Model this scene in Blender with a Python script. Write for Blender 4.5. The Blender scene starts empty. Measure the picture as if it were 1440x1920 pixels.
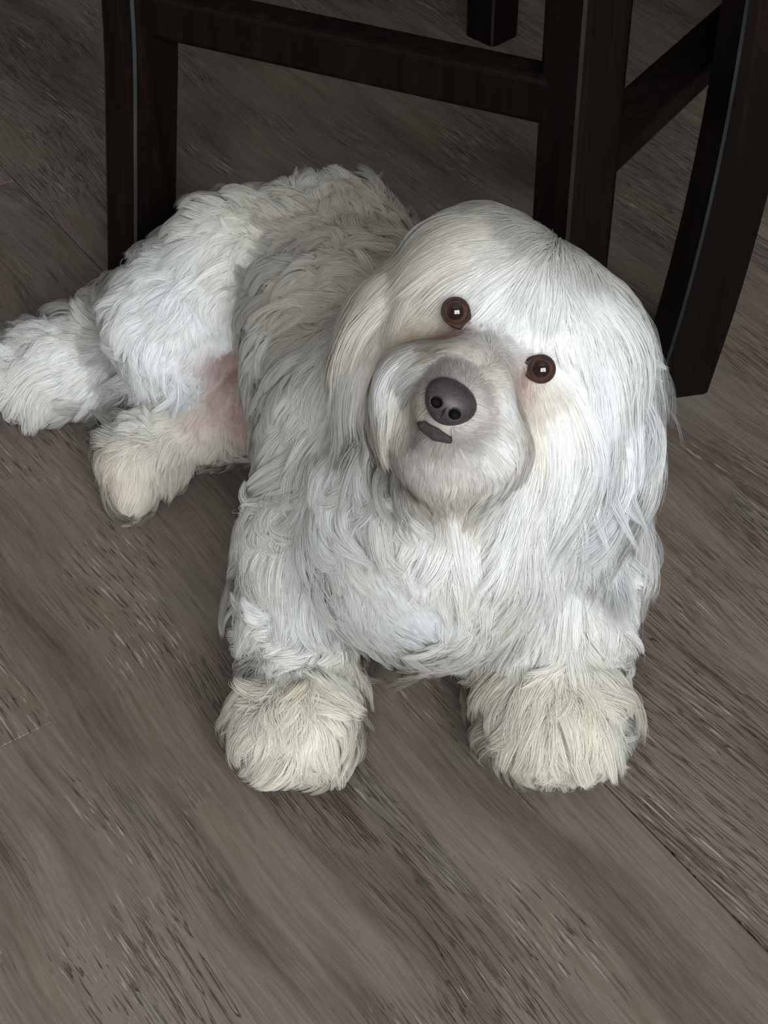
import bpy, bmesh, math, random
import numpy as np
from mathutils import Vector, Matrix
from mathutils.kdtree import KDTree

random.seed(7); rng = np.random.default_rng(7)
S = bpy.context.scene
COL = S.collection

# ------------------------------------------------------------------ camera
PITCH = math.radians(43.0); FPX = 2900.0; CAM_H = math.sin(PITCH)
cam_d = bpy.data.cameras.new('camera'); cam = bpy.data.objects.new('camera', cam_d); COL.objects.link(cam)
cam.location = (0, 0, CAM_H); cam.rotation_euler = (math.pi / 2 - PITCH, 0, 0)
cam_d.sensor_fit = 'VERTICAL'; cam_d.sensor_height = 24.0; cam_d.lens = FPX / 1920.0 * 24.0
cam_d.clip_start = 0.02
S.camera = cam

# ------------------------------------------------------------------ world, lights, exposure
W = bpy.data.worlds.new('overcast_sky'); S.world = W; W.use_nodes = True
bg = W.node_tree.nodes['Background']; bg.inputs[0].default_value = (0.88, 0.95, 1.0, 1); bg.inputs[1].default_value = 1.0

def area(name, loc, target, sx, sy, power, color):
    l = bpy.data.lights.new(name, 'AREA'); l.shape = 'RECTANGLE'; l.size = sx; l.size_y = sy
    l.energy = power; l.color = color
    o = bpy.data.objects.new(name, l); COL.objects.link(o); o.location = loc
    o.rotation_euler = (Vector(target) - Vector(loc)).to_track_quat('-Z', 'Y').to_euler()
    return o
area('window_daylight', (0.42, -1.42, 1.42), (0.15, 0.9, 0.2), 1.7, 1.25, 119, (0.93, 0.975, 1.0))

S.view_settings.view_transform = 'Standard'; S.view_settings.look = 'None'
S.view_settings.gamma = 1.0; S.view_settings.use_curve_mapping = False
S.view_settings.exposure = 0.08
S.cycles.max_bounces = 10; S.cycles.diffuse_bounces = 6; S.cycles.glossy_bounces = 3
S.cycles.transparent_max_bounces = 24

# ------------------------------------------------------------------ pixel -> world helpers (planning the layout of the room)
_sp, _cp = math.sin(PITCH), math.cos(PITCH)
CR = np.array([[1, 0, 0], [0, _sp, _cp], [0, _cp, -_sp]])          # rows: right, up, forward
CO = np.array([0, 0, CAM_H])
def ray(px, py): return np.array([(px - 720) / FPX, -(py - 960) / FPX, 1.0]) @ CR
def P(px, py, z):                                                   # at height z
    v = ray(px, py); return CO + v * ((z - CAM_H) / v[2])
def PD(px, py, dep): return CO + ray(px, py) * dep                  # at a distance
def PY(px, py, y):                                                  # on the plane Y = y
    v = ray(px, py); return CO + v * (y / v[1])

# ------------------------------------------------------------------ generic builders
def link(name, data, parent=None):
    o = bpy.data.objects.new(name, data); COL.objects.link(o)
    if parent is not None: o.parent = parent
    return o
def mesh_obj(name, verts, faces, mat, parent=None, smooth=False):
    me = bpy.data.meshes.new(name); me.from_pydata([tuple(v) for v in verts], [], faces); me.validate(); me.update()
    if smooth: me.polygons.foreach_set('use_smooth', [True] * len(me.polygons))
    if mat: me.materials.append(mat)
    return link(name, me, parent)
def bm_obj(name, bm, mat, parent=None, smooth=False):
    me = bpy.data.meshes.new(name); bm.to_mesh(me); bm.free()
    if smooth: me.polygons.foreach_set('use_smooth', [True] * len(me.polygons))
    if mat: me.materials.append(mat)
    return link(name, me, parent)
def add_box(bm, lo, hi, bev=0.0, seg=1):
    r = bmesh.ops.create_cube(bm, size=1.0)
    lo, hi = Vector(lo), Vector(hi); c = (lo + hi) / 2; s = hi - lo
    for v in r['verts']: v.co = Vector((v.co.x * s.x, v.co.y * s.y, v.co.z * s.z)) + c
    if bev:
        es = {e for v in r['verts'] for e in v.link_edges}
        bmesh.ops.bevel(bm, geom=list(es), offset=bev, segments=seg, affect='EDGES', profile=0.5)
def box_obj(name, boxes, mat, parent=None, bev=0.0, seg=1):
    bm = bmesh.new()
    for lo, hi in boxes: add_box(bm, lo, hi, bev, seg)
    return bm_obj(name, bm, mat, parent)
def tag(o, label=None, cat=None, group=None, kind=None):
    if label: o['label'] = label
    if cat: o['category'] = cat
    if group: o['group'] = group
    if kind: o['kind'] = kind
    return o

# ------------------------------------------------------------------ material helpers
def mat_new(name):
    m = bpy.data.materials.new(name); m.use_nodes = True
    nt = m.node_tree; b = nt.nodes['Principled BSDF']
    return m, nt, b
def node(nt, t, **kw):
    n = nt.nodes.new(t)
    for k, v in kw.items():
        if k.startswith('i_'):
            key = k[2:]; key = int(key) if key.isdigit() else key
            n.inputs[key].default_value = v
        else: setattr(n, k, v)
    return n
def sc(c): return tuple(((x / 255) / 12.92 if x / 255 <= 0.04045 else ((x / 255 + 0.055) / 1.055) ** 2.4) for x in c)
def ramp(nt, fac, stops, interp='LINEAR'):
    r = nt.nodes.new('ShaderNodeValToRGB'); r.color_ramp.interpolation = interp
    e = r.color_ramp.elements
    while len(e) > 1: e.remove(e[-1])
    e[0].position = stops[0][0]; e[0].color = (*stops[0][1], 1)
    for p, c in stops[1:]:
        x = e.new(p); x.color = (*c, 1)
    nt.links.new(fac, r.inputs[0]); return r.outputs[0]
def mixc(nt, fac, a, b, mode='MIX'):
    m = nt.nodes.new('ShaderNodeMix'); m.data_type = 'RGBA'; m.blend_type = mode
    for sock, v in ((m.inputs[0], fac), (m.inputs[6], a), (m.inputs[7], b)):
        if hasattr(v, 'is_output'): nt.links.new(v, sock)
        elif isinstance(v, tuple): sock.default_value = (*v, 1) if len(v) == 3 else v
        else: sock.default_value = v
    return m.outputs[2]
def math_n(nt, op, a, b=None, c=None, clamp=False):
    m = nt.nodes.new('ShaderNodeMath'); m.operation = op; m.use_clamp = clamp
    for k, v in enumerate((a, b, c)):
        if v is None: continue
        if hasattr(v, 'is_output'): nt.links.new(v, m.inputs[k])
        else: m.inputs[k].default_value = v
    return m.outputs[0]
def simple(name, col, rough=0.6, noise=0.0, scale=20, spec=0.3):
    m, nt, b = mat_new(name)
    b.inputs['Roughness'].default_value = rough; b.inputs['Specular IOR Level'].default_value = spec
    tc = node(nt, 'ShaderNodeTexCoord'); n = node(nt, 'ShaderNodeTexNoise', i_Scale=scale, i_Detail=4.0)
    nt.links.new(tc.outputs['Object'], n.inputs['Vector'])
    lo = tuple(x * (1 - noise) for x in col); hi = tuple(min(1, x * (1 + noise)) for x in col)
    nt.links.new(ramp(nt, n.outputs[0], [(0.3, lo), (0.7, hi)]), b.inputs['Base Color'])
    return m

# ---- vinyl plank: grey-brown weathered oak print with open grain
def plank_material():
    m, nt, b = mat_new('weathered_oak_plank')
    L = nt.links.new
    tc = node(nt, 'ShaderNodeTexCoord'); oi = node(nt, 'ShaderNodeObjectInfo')
    off = node(nt, 'ShaderNodeVectorMath', operation='SCALE'); off.inputs[0].default_value = (37.0, 11.0, 5.0)
    L(oi.outputs['Random'], off.inputs['Scale'])
    add = node(nt, 'ShaderNodeVectorMath', operation='ADD'); L(tc.outputs['Object'], add.inputs[0]); L(off.outputs[0], add.inputs[1])
    # gentle warp so the grain wanders
    wn = node(nt, 'ShaderNodeTexNoise', i_Scale=2.3, i_Detail=2.0)
    L(add.outputs[0], wn.inputs['Vector'])
    wsub = node(nt, 'ShaderNodeVectorMath', operation='SUBTRACT'); L(wn.outputs['Color'], wsub.inputs[0]); wsub.inputs[1].default_value = (.5, .5, .5)
    wsc = node(nt, 'ShaderNodeVectorMath', operation='MULTIPLY'); L(wsub.outputs[0], wsc.inputs[0]); wsc.inputs[1].default_value = (0.0, 0.075, 0.0)
    co = node(nt, 'ShaderNodeVectorMath', operation='ADD'); L(add.outputs[0], co.inputs[0]); L(wsc.outputs[0], co.inputs[1])
    def st(sx, sy, scale, detail=4.0, rough=0.55):
        mp = node(nt, 'ShaderNodeMapping'); mp.inputs['Scale'].default_value = (sx, sy, 1); L(co.outputs[0], mp.inputs['Vector'])
        n = node(nt, 'ShaderNodeTexNoise', i_Scale=scale, i_Detail=detail, i_Roughness=rough); L(mp.outputs[0], n.inputs['Vector'])
        return n.outputs[0]
    broad = st(1.0, 5.0, 3.0, 3.0); patch = st(1.0, 2.4, 6.0, 4.0, .6); hue = st(1.0, 5.0, 2.6, 3.0)
    grain = st(1.0, 14.0, 13.0, 5.0, 0.65); fine = st(1.0, 18.0, 36.0, 3.0, 0.6)
    pores = st(1.0, 15.0, 46.0, 2.0, 0.5); pmask = st(1.0, 2.2, 9.0, 3.0, .6); ripple = st(1.0, 24.0, 17.0, 2.0, .5); rmask = st(1.0, 3.0, 3.1, 2.0)
    brown = sc((95, 81, 67)); grey = sc((100, 97, 91)); mauve = sc((98, 85, 79)); dark = sc((66, 55, 49))
    base = ramp(nt, hue, [(0.32, brown), (0.47, sc((96, 85, 76))), (0.60, mauve), (0.72, brown)])
    base = mixc(nt, ramp(nt, broad, [(0.40, (.95, .95, .95)), (0.52, (0, 0, 0))]), base, dark)
    base = mixc(nt, ramp(nt, patch, [(0.52, (0, 0, 0)), (0.68, (.6, .6, .6))]), base, grey)
    base = mixc(nt, 0.36, base, ramp(nt, grain, [(0.30, sc((60, 52, 47))), (0.52, sc((94, 84, 77))), (0.72, sc((116, 106, 99)))]))
    base = mixc(nt, 0.16, base, ramp(nt, fine, [(0.35, sc((50, 43, 40))), (0.62, sc((114, 106, 100)))]))
    # open pores: short dark dashes with a pale lip, in clusters; long wandering grain lines in others
    pm = ramp(nt, pmask, [(0.52, (0, 0, 0)), (0.62, (1, 1, 1))])
    pdm = math_n(nt, 'MULTIPLY', ramp(nt, pores, [(0.62, (0, 0, 0)), (0.67, (1, 1, 1))]), pm)
    base = mixc(nt, math_n(nt, 'MULTIPLY', pdm, 0.6), base, sc((52, 43, 40)))
    plm = math_n(nt, 'MULTIPLY', ramp(nt, pores, [(0.33, (1, 1, 1)), (0.38, (0, 0, 0))]), pm)
    base = mixc(nt, math_n(nt, 'MULTIPLY', plm, 0.65), base, sc((146, 135, 128)))
    rm = ramp(nt, rmask, [(0.48, (0, 0, 0)), (0.58, (1, 1, 1))])
    rdm = math_n(nt, 'MULTIPLY', ramp(nt, ripple, [(0.47, (0, 0, 0)), (0.50, (1, 1, 1)), (0.53, (0, 0, 0))]), rm)
    base = mixc(nt, math_n(nt, 'MULTIPLY', rdm, 0.5), base, sc((50, 42, 39)))
    tone = node(nt, 'ShaderNodeHueSaturation'); L(base, tone.inputs['Color'])
    L(math_n(nt, 'MULTIPLY_ADD', oi.outputs['Random'], 0.16, 1.05), tone.inputs['Value'])
    L(tone.outputs[0], b.inputs['Base Color'])
    h = math_n(nt, 'ADD', math_n(nt, 'MULTIPLY', grain, 0.8), math_n(nt, 'MULTIPLY', fine, 0.35))
    h = math_n(nt, 'SUBTRACT', h, math_n(nt, 'MULTIPLY', pdm, 1.0))
    h = math_n(nt, 'SUBTRACT', h, math_n(nt, 'MULTIPLY', rdm, 0.8))
    bp = node(nt, 'ShaderNodeBump', i_Strength=0.8, i_Distance=0.0015); L(h, bp.inputs['Height']); L(bp.outputs[0], b.inputs['Normal'])
    b.inputs['Roughness'].default_value = 0.52; b.inputs['Specular IOR Level'].default_value = 0.35
    return m
M_PLANK = plank_material()

def stool_material():
    m, nt, b = mat_new('espresso_stained_wood'); L = nt.links.new
    tc = node(nt, 'ShaderNodeTexCoord'); mp = node(nt, 'ShaderNodeMapping'); mp.inputs['Scale'].default_value = (40, 40, 3)
    L(tc.outputs['Object'], mp.inputs['Vector'])
    n = node(nt, 'ShaderNodeTexNoise', i_Scale=2.0, i_Detail=5.0, i_Roughness=0.6); L(mp.outputs[0], n.inputs['Vector'])
    L(ramp(nt, n.outputs[0], [(0.30, sc((8, 6, 5))), (0.58, sc((16, 11, 9))), (0.78, sc((34, 20, 15)))]), b.inputs['Base Color'])
    b.inputs['Roughness'].default_value = 0.34; b.inputs['Specular IOR Level'].default_value = 0.09
    return m
M_STOOL = stool_material()
M_EDGE = simple('stool_edge_glint', sc((50, 52, 54)), 0.4, 0.5, 9); M_EDGE2 = simple('dim_edge_glint', sc((34, 30, 28)), 0.4, 0.6, 9)  # highlight along the legs' front edge, painted in as a paler colour
M_WALL = simple('wall_paint', (0.50, 0.475, 0.43), 0.8, 0.03, 3)
M_CEIL = simple('ceiling_paint', (0.60, 0.60, 0.58), 0.9, 0.02, 3)
M_TRIM = simple('white_trim', (0.75, 0.75, 0.74), 0.4, 0.02, 5)
M_SUB = simple('subfloor', (0.02, 0.017, 0.015), 0.9, 0.1, 9)
M_LEATHER = simple('dark_seat_leather', (0.018, 0.013, 0.011), 0.45, 0.2, 60)

# ------------------------------------------------------------------ the room
X0, X1, Y0, Y1, ZC = -2.0, 2.4, -1.30, 3.2, 2.5
floor = tag(box_obj('floor', [((X0, Y0, -0.03), (X1, Y1, -0.0045))], M_SUB), kind='structure')
floor['label'] = 'floor of wide grey-brown weathered wood planks laid diagonally'
PA = math.radians(124.5); PW = 0.2286; PL = 1.22
pd_ = np.array([math.cos(PA), math.sin(PA)]); pn_ = np.array([math.sin(PA), -math.cos(PA)])
U1 = float(P(1131, 1467, 0)[:2] @ pn_)                              # the clear long seam under the right forepaw
_e = (P(5, 1397, 0) + P(130, 1340, 0)) / 2
E_AT = float(_e[:2] @ pd_)                                          # the end joint at lower left
plank_me = None; n_pl = 0
def plank_mesh(u0, u1, v0, v1):
    bm = bmesh.new(); add_box(bm, (v0, u0, -0.0045), (v1, u1, 0.0))
    es = [e for e in bm.edges if all(v.co.z > -1e-5 for v in e.verts)]
    bmesh.ops.bevel(bm, geom=es, offset=0.0003, segments=1, affect='EDGES'); return bm
for k in range(-16, 18):
    u0 = U1 + k * PW; u1 = u0 + PW
    sh = {-2: E_AT}.get(k, E_AT + {-1: .55, 0: .18, 1: .86}.get(k, [0.43, 0.81, 0.22, 0.62, 0.97][k % 5]))
    for j in range(-5, 6):
        v0 = sh + j * PL; v1 = v0 + PL
        uc = (u0 + u1) / 2; hl = PL / 2; c = pd_ * ((v0 + v1) / 2) + pn_ * uc
        cor = [c + pd_ * a * hl + pn_ * b * PW / 2 for a in (-1, 1) for b in (-1, 1)]
        if max(q[0] for q in cor) < X0 or min(q[0] for q in cor) > X1 or max(q[1] for q in cor) < Y0 or min(q[1] for q in cor) > Y1: continue
        full = all(X0 < q[0] < X1 and Y0 < q[1] < Y1 for q in cor)
        if full and plank_me: me = plank_me
        else:
            bm = plank_mesh(-PW / 2 + .00012, PW / 2 - .00012, -hl + .00015, hl - .00015)
            if not full:                                            # cut to the room where the plank meets a wall
                Rz = Matrix.Rotation(-PA, 3, 'Z')
                for co_, no_ in (((X0, 0), (-1, 0)), ((X1, 0), (1, 0)), ((0, Y0), (0, -1)), ((0, Y1), (0, 1))):
                    l_ = Rz @ Vector((co_[0] - c[0], co_[1] - c[1], 0)); m_ = Rz @ Vector((no_[0], no_[1], 0))
                    bmesh.ops.bisect_plane(bm, geom=bm.verts[:] + bm.edges[:] + bm.faces[:], plane_co=l_ - m_ * .002, plane_no=m_, clear_outer=True)
                if not bm.faces: bm.free(); continue
            me = bpy.data.meshes.new('plank'); bm.to_mesh(me); bm.free(); me.materials.append(M_PLANK)
            if full: plank_me = me
        sh_ = {-1: -.0004, 0: .0004}.get(k, 0.0)
        o = link('plank', me, floor); o.location = (c[0] + pn_[0] * sh_, c[1] + pn_[1] * sh_, 0); o.rotation_euler = (0, 0, PA); n_pl += 1

WX0, WX1, WZ0, WZ1 = -0.43, 1.27, 0.75, 2.05                        # the window behind the photographer
tag(box_obj('wall_front', [((X0, Y0 - .1, 0), (WX0, Y0, ZC)), ((WX1, Y0 - .1, 0), (X1, Y0, ZC)),
    ((WX0, Y0 - .1, 0), (WX1, Y0, WZ0)), ((WX0, Y0 - .1, WZ1), (WX1, Y0, ZC))], M_WALL), kind='structure')
tag(box_obj('wall_left', [((X0 - .1, Y0 - .1, 0), (X0, Y1 + .1, ZC))], M_WALL), kind='structure')
tag(box_obj('wall_right', [((X1, Y0 - .1, 0), (X1 + .1, Y1 + .1, ZC))], M_WALL), kind='structure')
tag(box_obj('wall_back', [((X0, Y1, 0), (X1, Y1 + .1, ZC))], M_WALL), kind='structure')
tag(box_obj('ceiling', [((X0 - .1, Y0 - .1, ZC), (X1 + .1, Y1 + .1, ZC + .1))], M_CEIL), kind='structure')
win = tag(link('window_1', None), kind='structure'); win.location = ((WX0 + WX1) / 2, Y0 - .05, WZ0)
hw, hh = (WX1 - WX0) / 2, WZ1 - WZ0
box_obj('frame', [((-hw, -.03, 0), (-hw + .05, .03, hh)), ((hw - .05, -.03, 0), (hw, .03, hh)),
                  ((-hw + .05, -.03, 0), (hw - .05, .03, .05)), ((-hw + .05, -.03, hh - .05), (hw - .05, .03, hh))], M_TRIM, win, .003)
box_obj('mullion', [((-.035, -.03, .05), (.035, .03, hh - .05))], M_TRIM, win, .003)
mg, ng, bgm = mat_new('window_glass')
_t = node(ng, 'ShaderNodeBsdfTransparent'); _g = node(ng, 'ShaderNodeBsdfGlossy', i_Roughness=0.02); _m = node(ng, 'ShaderNodeMixShader')
_m.inputs[0].default_value = 0.05; ng.links.new(_t.outputs[0], _m.inputs[1]); ng.links.new(_g.outputs[0], _m.inputs[2])
ng.links.new(_m.outputs[0], ng.nodes['Material Output'].inputs['Surface'])
for sx in (-1, 1):
    a, b_ = sorted((sx * .035, sx * (hw - .05)))
    box_obj('pane', [((a, -.004, .05), (b_, .004, hh - .05))], mg, win)

# ------------------------------------------------------------------ bar stools
def sweep(name, pts, w, ang, mat, parent, w2=None, ch=0.0045, n=28, edge=None):
    """A square, chamfered bar swept along pts; ang turns the section about the bar's axis."""
    pts = [np.array(p, float) for p in pts]
    t = np.linspace(0, len(pts) - 1, n); out = []
    ext = [2 * pts[0] - pts[1]] + pts + [2 * pts[-1] - pts[-2]]
    for s in t:
        i = min(int(s), len(pts) - 2); f = s - i; p0, p1, p2, p3 = ext[i:i + 4]
        out.append(0.5 * ((2 * p1) + (-p0 + p2) * f + (2 * p0 - 5 * p1 + 4 * p2 - p3) * f * f + (-p0 + 3 * p1 - 3 * p2 + p3) * f ** 3))
    V, F = [], []
    for i, c in enumerate(out):
        d = out[min(i + 1, n - 1)] - out[max(i - 1, 0)]; d /= np.linalg.norm(d)
        if abs(d[2]) > 0.6:
            a = np.array([math.cos(ang), math.sin(ang), 0.0]); a -= d * (a @ d) * 0   # legs: level cut
            b = np.array([-math.sin(ang), math.cos(ang), 0.0])
        else:
            b = np.array([0, 0, 1.0]); b -= d * (b @ d); b /= np.linalg.norm(b); a = np.cross(d, b)
        f = i / (n - 1); hw_ = (w + ((w2 or w) - w) * f) / 2; hh_ = hw_
        if abs(d[2]) <= 0.6: hw_ = w / 2; hh_ = (w2 or w) / 2
        for sx, sy in ((1, 0), (0, 1), (-1, 0), (0, -1)):
            pass
        k = ch
        for x, y in ((hw_ - .75 * k, -hh_), (hw_ - .3 * k, -hh_ + .3 * k), (hw_, -hh_ + k), (hw_, hh_ - k), (hw_ - .3 * k, hh_ - .3 * k), (hw_ - k, hh_),
                     (-hw_ + k, hh_), (-hw_ + .3 * k, hh_ - .3 * k), (-hw_, hh_ - k), (-hw_, -hh_ + k), (-hw_ + .3 * k, -hh_ + .3 * k), (-hw_ + k, -hh_)):
            V.append(c + a * x + b * y)
    m = 12
    for i in range(n - 1):
        for j in range(m):
            F.append((i * m + j, i * m + (j + 1) % m, (i + 1) * m + (j + 1) % m, (i + 1) * m + j))
    F.append(tuple(range(m - 1, -1, -1))); F.append(tuple((n - 1) * m + j for j in range(m)))
    o = mesh_obj(name, V, F, mat, parent)
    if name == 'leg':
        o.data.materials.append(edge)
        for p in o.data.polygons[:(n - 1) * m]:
            if p.index % m == 0: p.material_index = 1  # the facet that carries the painted edge highlight
    bm = bmesh.new(); bm.from_mesh(o.data); bmesh.ops.recalc_face_normals(bm, faces=bm.faces); bm.to_mesh(o.data); bm.free()
    return o
def stool(legs, tops_z, angs, rails, label, w=0.037):
    r = link('bar_stool', None)
    base = np.mean([l[0] for l in legs], axis=0); r.location = (base[0], base[1], 0)
    inv = np.array([base[0], base[1], 0.0])
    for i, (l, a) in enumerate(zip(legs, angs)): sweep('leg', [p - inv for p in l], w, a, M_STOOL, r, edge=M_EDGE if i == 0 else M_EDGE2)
    for p, q, hgt, thick in rails:
        sweep('stretcher', [p - inv, (p + q) / 2 - inv, q - inv], thick, 0, M_STOOL, r, hgt, 0.004, 6)
    t = [l[-1] - inv for l in legs]; c = np.mean(t, axis=0)
    order = sorted(range(4), key=lambda i: math.atan2(t[i][1] - c[1], t[i][0] - c[0]))
    for name, z0, z1, s, m, bev in (('seat_frame', 0.0, 0.055, 1.0, M_STOOL, .006), ('cushion', 0.055, 0.105, 1.02, M_LEATHER, .022)):
        bm = bmesh.new()
        ring = []
        for z in (z0, z1):
            for i in order:
                d = t[i] - c; d = d * (1 + 0.028 / np.linalg.norm(d[:2])) * s
                ring.append(bm.verts.new((c[0] + d[0], c[1] + d[1], tops_z + z)))
        bm.faces.new(ring[3::-1]); bm.faces.new(ring[4:])
        for j in range(4): bm.faces.new((ring[j], ring[(j + 1) % 4], ring[4 + (j + 1) % 4], ring[4 + j]))
        bmesh.ops.bevel(bm, geom=list(bm.edges), offset=bev, segments=3, affect='EDGES', profile=0.5)
        bm_obj(name, bm, M_STOOL if m is M_STOOL else m, r, True)
    tag(r, label, 'stool', 'bar stools in a row on the plank floor')
    return r

def leg_from(px_list, Y, dx, dy, top=0.60):
    """foot first; px_list are picture points of the leg's axis on the upright plane at distance Y, then it leans on up to the seat"""
    q = np.array([PY(x, y, Y) for x, y in px_list]); q[0, 2] = 0.0
    c = np.polyfit(q[:, 2], q[:, 0], 2); zm = q[-1, 2]; sl = np.polyval(np.polyder(c), zm)
    pts = []
    for z in np.linspace(0, top, 9):
        x = np.polyval(c, z) if z <= zm else np.polyval(c, zm) + (z - zm) * sl * .5
        pts.append(np.array([x, Y + dy * (z / top) ** 2, z]))
    return pts
YA = P(264, 596, 0)[1]
legA = leg_from([(264, 596), (263, 440), (266, 260), (262, 60)], YA, 0.012, 0.02)
YB = P(1085, 203, 0.24)[1]
fB = None
for yy in range(500, 1100, 2):                                      # foot of the middle leg, hidden behind the head
    if PY(1040, yy, YB)[2] <= 0.0: fB = yy; break
legB = leg_from([(1040, fB), (1066, 480), (1080, 330), (1094, 190), (1104, 20)], YB, -0.006, 0.02)
YD = P(1268, 712, 0)[1]
legD = leg_from([(1264, 712), (1296, 600), (1327, 500), (1369, 350), (1404, 200), (1436, 10)], YD, 0.02, 0.03)
back = P(922, 66, 0) - legA[0]
def shifted(leg, v, mir=None):
    return [p + v for p in leg]
legC = [np.array(p) for p in [P(922, 66, 0), P(922, 66, 0) + [-.002, -.01, .12], P(922, 66, 0) + [-.006, -.02, .30], P(922, 66, 0) + [-.012, -.035, .60]]]
bB = legB[0] + back * 0.97
legB4 = [bB, bB + [-.004, -.01, .12], bB + [-.010, -.02, .30], bB + [-.02, -.035, .60]]
def at_z(leg, z):
    for p, q in zip(leg, leg[1:]):
        if p[2] <= z <= q[2]: return p + (q - p) * ((z - p[2]) / (q[2] - p[2]))
    return leg[-1]
r45 = math.radians(-45)
rails = [(at_z(legA, .243), at_z(legB, .243), .030, .024), (at_z(legA, .245), at_z(legC, .245), .030, .024),
         (at_z(legB, .198), at_z(legB4, .183), .019, .034), (at_z(legC, .243), at_z(legB4, .243), .030, .024)]
stool([legA, legB, legC, legB4], .60, [r45, math.radians(-54), r45, math.radians(-54)], rails,
      'dark espresso wooden bar stool directly behind the dog, with a front stretcher between its legs')
e1 = (legB[0] - legA[0])
dB = [p + e1 * 1.03 + (i / 8) * np.array([-.02, 0, 0]) for i, p in enumerate(legD)]
fD = legD[0] + back * .95
dC = [fD, fD + [.004, -.01, .12], fD + [.01, -.02, .30], fD + [.03, -.035, .60]]
fE = dB[0] + back * .95
dE = [fE, fE + [-.004, -.01, .12], fE + [-.01, -.02, .30], fE + [-.03, -.035, .60]]
rD = [(at_z(legD, .25), at_z(dB, .25), .030, .024), (at_z(legD, .25), at_z(dC, .25), .030, .024),
      (at_z(dB, .25), at_z(dE, .25), .030, .024), (at_z(dC, .25), at_z(dE, .25), .030, .024)]
aD = math.radians(-78)
stool([legD, dB, dC, dE], .60, [aD] * 4, rD,
      'dark espresso wooden stool at the far right, only its curved leg beside the dog showing', w=0.040)

# ------------------------------------------------------------------ unseen island block, added above the frame to shade the floor
isl = link('shade_island', None); isl.location = (0.3, 2.05, 0)
tag(isl, 'unseen island-shaped block added behind the bar stools to shade the floor', 'shade block')
box_obj('shade_base', [((-1.4, -.35, 0), (1.4, .45, .88))], M_STOOL, isl, .004)
box_obj('shade_top', [((-1.5, -.95, .88), (1.5, .5, .92))], M_LEATHER, isl, .006)

# ------------------------------------------------------------------ the dog: signed-distance body, then combed fur
GH = 0.004
G0 = np.array([-0.36, 0.36, -0.012]); G1 = np.array([0.27, 1.04, 0.36])
GN = np.ceil((G1 - G0) / GH).astype(int) + 1
ax = [G0[i] + GH * np.arange(GN[i]) for i in range(3)]
class Field:
    def __init__(s): s.D = np.full(tuple(GN), 0.2, np.float32)
    def cone(s, a, b, ra, rb, k=0.014, squash=None):
        """smooth union with a round cone; squash=(axis, factor) flattens it"""
        a, b = np.asarray(a, float), np.asarray(b, float); m = max(ra, rb) + 0.06
        lo = np.maximum(((np.minimum(a, b) - m - G0) / GH).astype(int), 0); hi = np.minimum(((np.maximum(a, b) + m - G0) / GH).astype(int) + 1, GN)
        sl = tuple(slice(lo[i], hi[i]) for i in range(3))
        X = np.stack(np.meshgrid(*[ax[i][sl[i]] for i in range(3)], indexing='ij'), -1)
        d = b - a; q = X - a
        h = np.clip((q @ d) / max(d @ d, 1e-9), 0, 1)
        r = q - h[..., None] * d
        if squash is not None:
            u = np.asarray(squash[0], float); u /= np.linalg.norm(u); c = r @ u
            r = r + (c * (1.0 / squash[1] - 1))[..., None] * u
        v = np.linalg.norm(r, axis=-1) - (ra + (rb - ra) * h)
        D = s.D[sl]; hh = np.clip(0.5 + 0.5 * (D - v) / k, 0, 1)
        s.D[sl] = D + (v - D) * hh - k * hh * (1 - hh)
    def chain(s, pts, k=0.014, squash=None):
        for (p, r), (q, t) in zip(pts, pts[1:]): s.cone(p, q, r, t, k, squash)
    def ball(s, p, r, k=0.014): s.cone(p, np.asarray(p) + [0, 0, 1e-4], r, r, k)
def surface_nets(D, o, h):
    D = D.astype(np.float64); ins = D < 0
    n = np.array(D.shape) - 1
    acc = np.zeros((*n, 3)); cnt = np.zeros(n)
    offs = [(i, j, k) for i in (0, 1) for j in (0, 1) for k in (0, 1)]
    def cs(A, c): return A[c[0]:c[0] + n[0], c[1]:c[1] + n[1], c[2]:c[2] + n[2]]
    for c in offs:
        for axis in range(3):
            if c[axis]: continue
            e = list(c); e[axis] = 1; A, B = cs(D, c), cs(D, e); x = cs(ins, c) != cs(ins, e)
            t = np.where(x, A / np.where(x, A - B, 1), 0)
            pos = np.array(c, float)
            for q in range(3): acc[..., q] += np.where(x, pos[q] + (t if q == axis else 0), 0)
            cnt += x
    act = cnt > 0; idx = np.full(tuple(n), -1); idx[act] = np.arange(act.sum())
    cell = np.argwhere(act); V = (cell + acc[act] / cnt[act][:, None]) * h + o
    F = []
    for axis in range(3):
        u, v = (axis + 1) % 3, (axis + 2) % 3
        s0 = [slice(None)] * 3; s1 = [slice(None)] * 3; s0[axis] = slice(0, -1); s1[axis] = slice(1, None)
        ch = ins[tuple(s0)] != ins[tuple(s1)]; e = np.argwhere(ch)
        e = e[(e[:, u] > 0) & (e[:, v] > 0) & (e[:, u] < n[u]) & (e[:, v] < n[v])]
        flip = ins[tuple(e.T)]
        def ci(du, dv):
            w = e.copy(); w[:, u] += du; w[:, v] += dv; return idx[tuple(w.T)]
        q = np.stack([ci(-1, -1), ci(0, -1), ci(0, 0), ci(-1, 0)], 1)
        q[~flip] = q[~flip][:, ::-1]; F.append(q)
    return V, np.concatenate(F)

B = Field()
# trunk from the chest back to the rump
B.chain([(P(790, 960, .115), .066), (P(740, 850, .115), .069), (P(682, 690, .110), .066), (P(608, 520, .100), .061)], .02)
B.chain([(P(605, 1020, .095), .036), (P(800, 985, .10), .060), (P(1035, 1020, .095), .044)], .02); B.ball(P(1068, 1078, .085), .026, .02)
B.chain([(P(775, 1030, .078), .039), (P(790, 1065, .055), .026)], .02)
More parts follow.
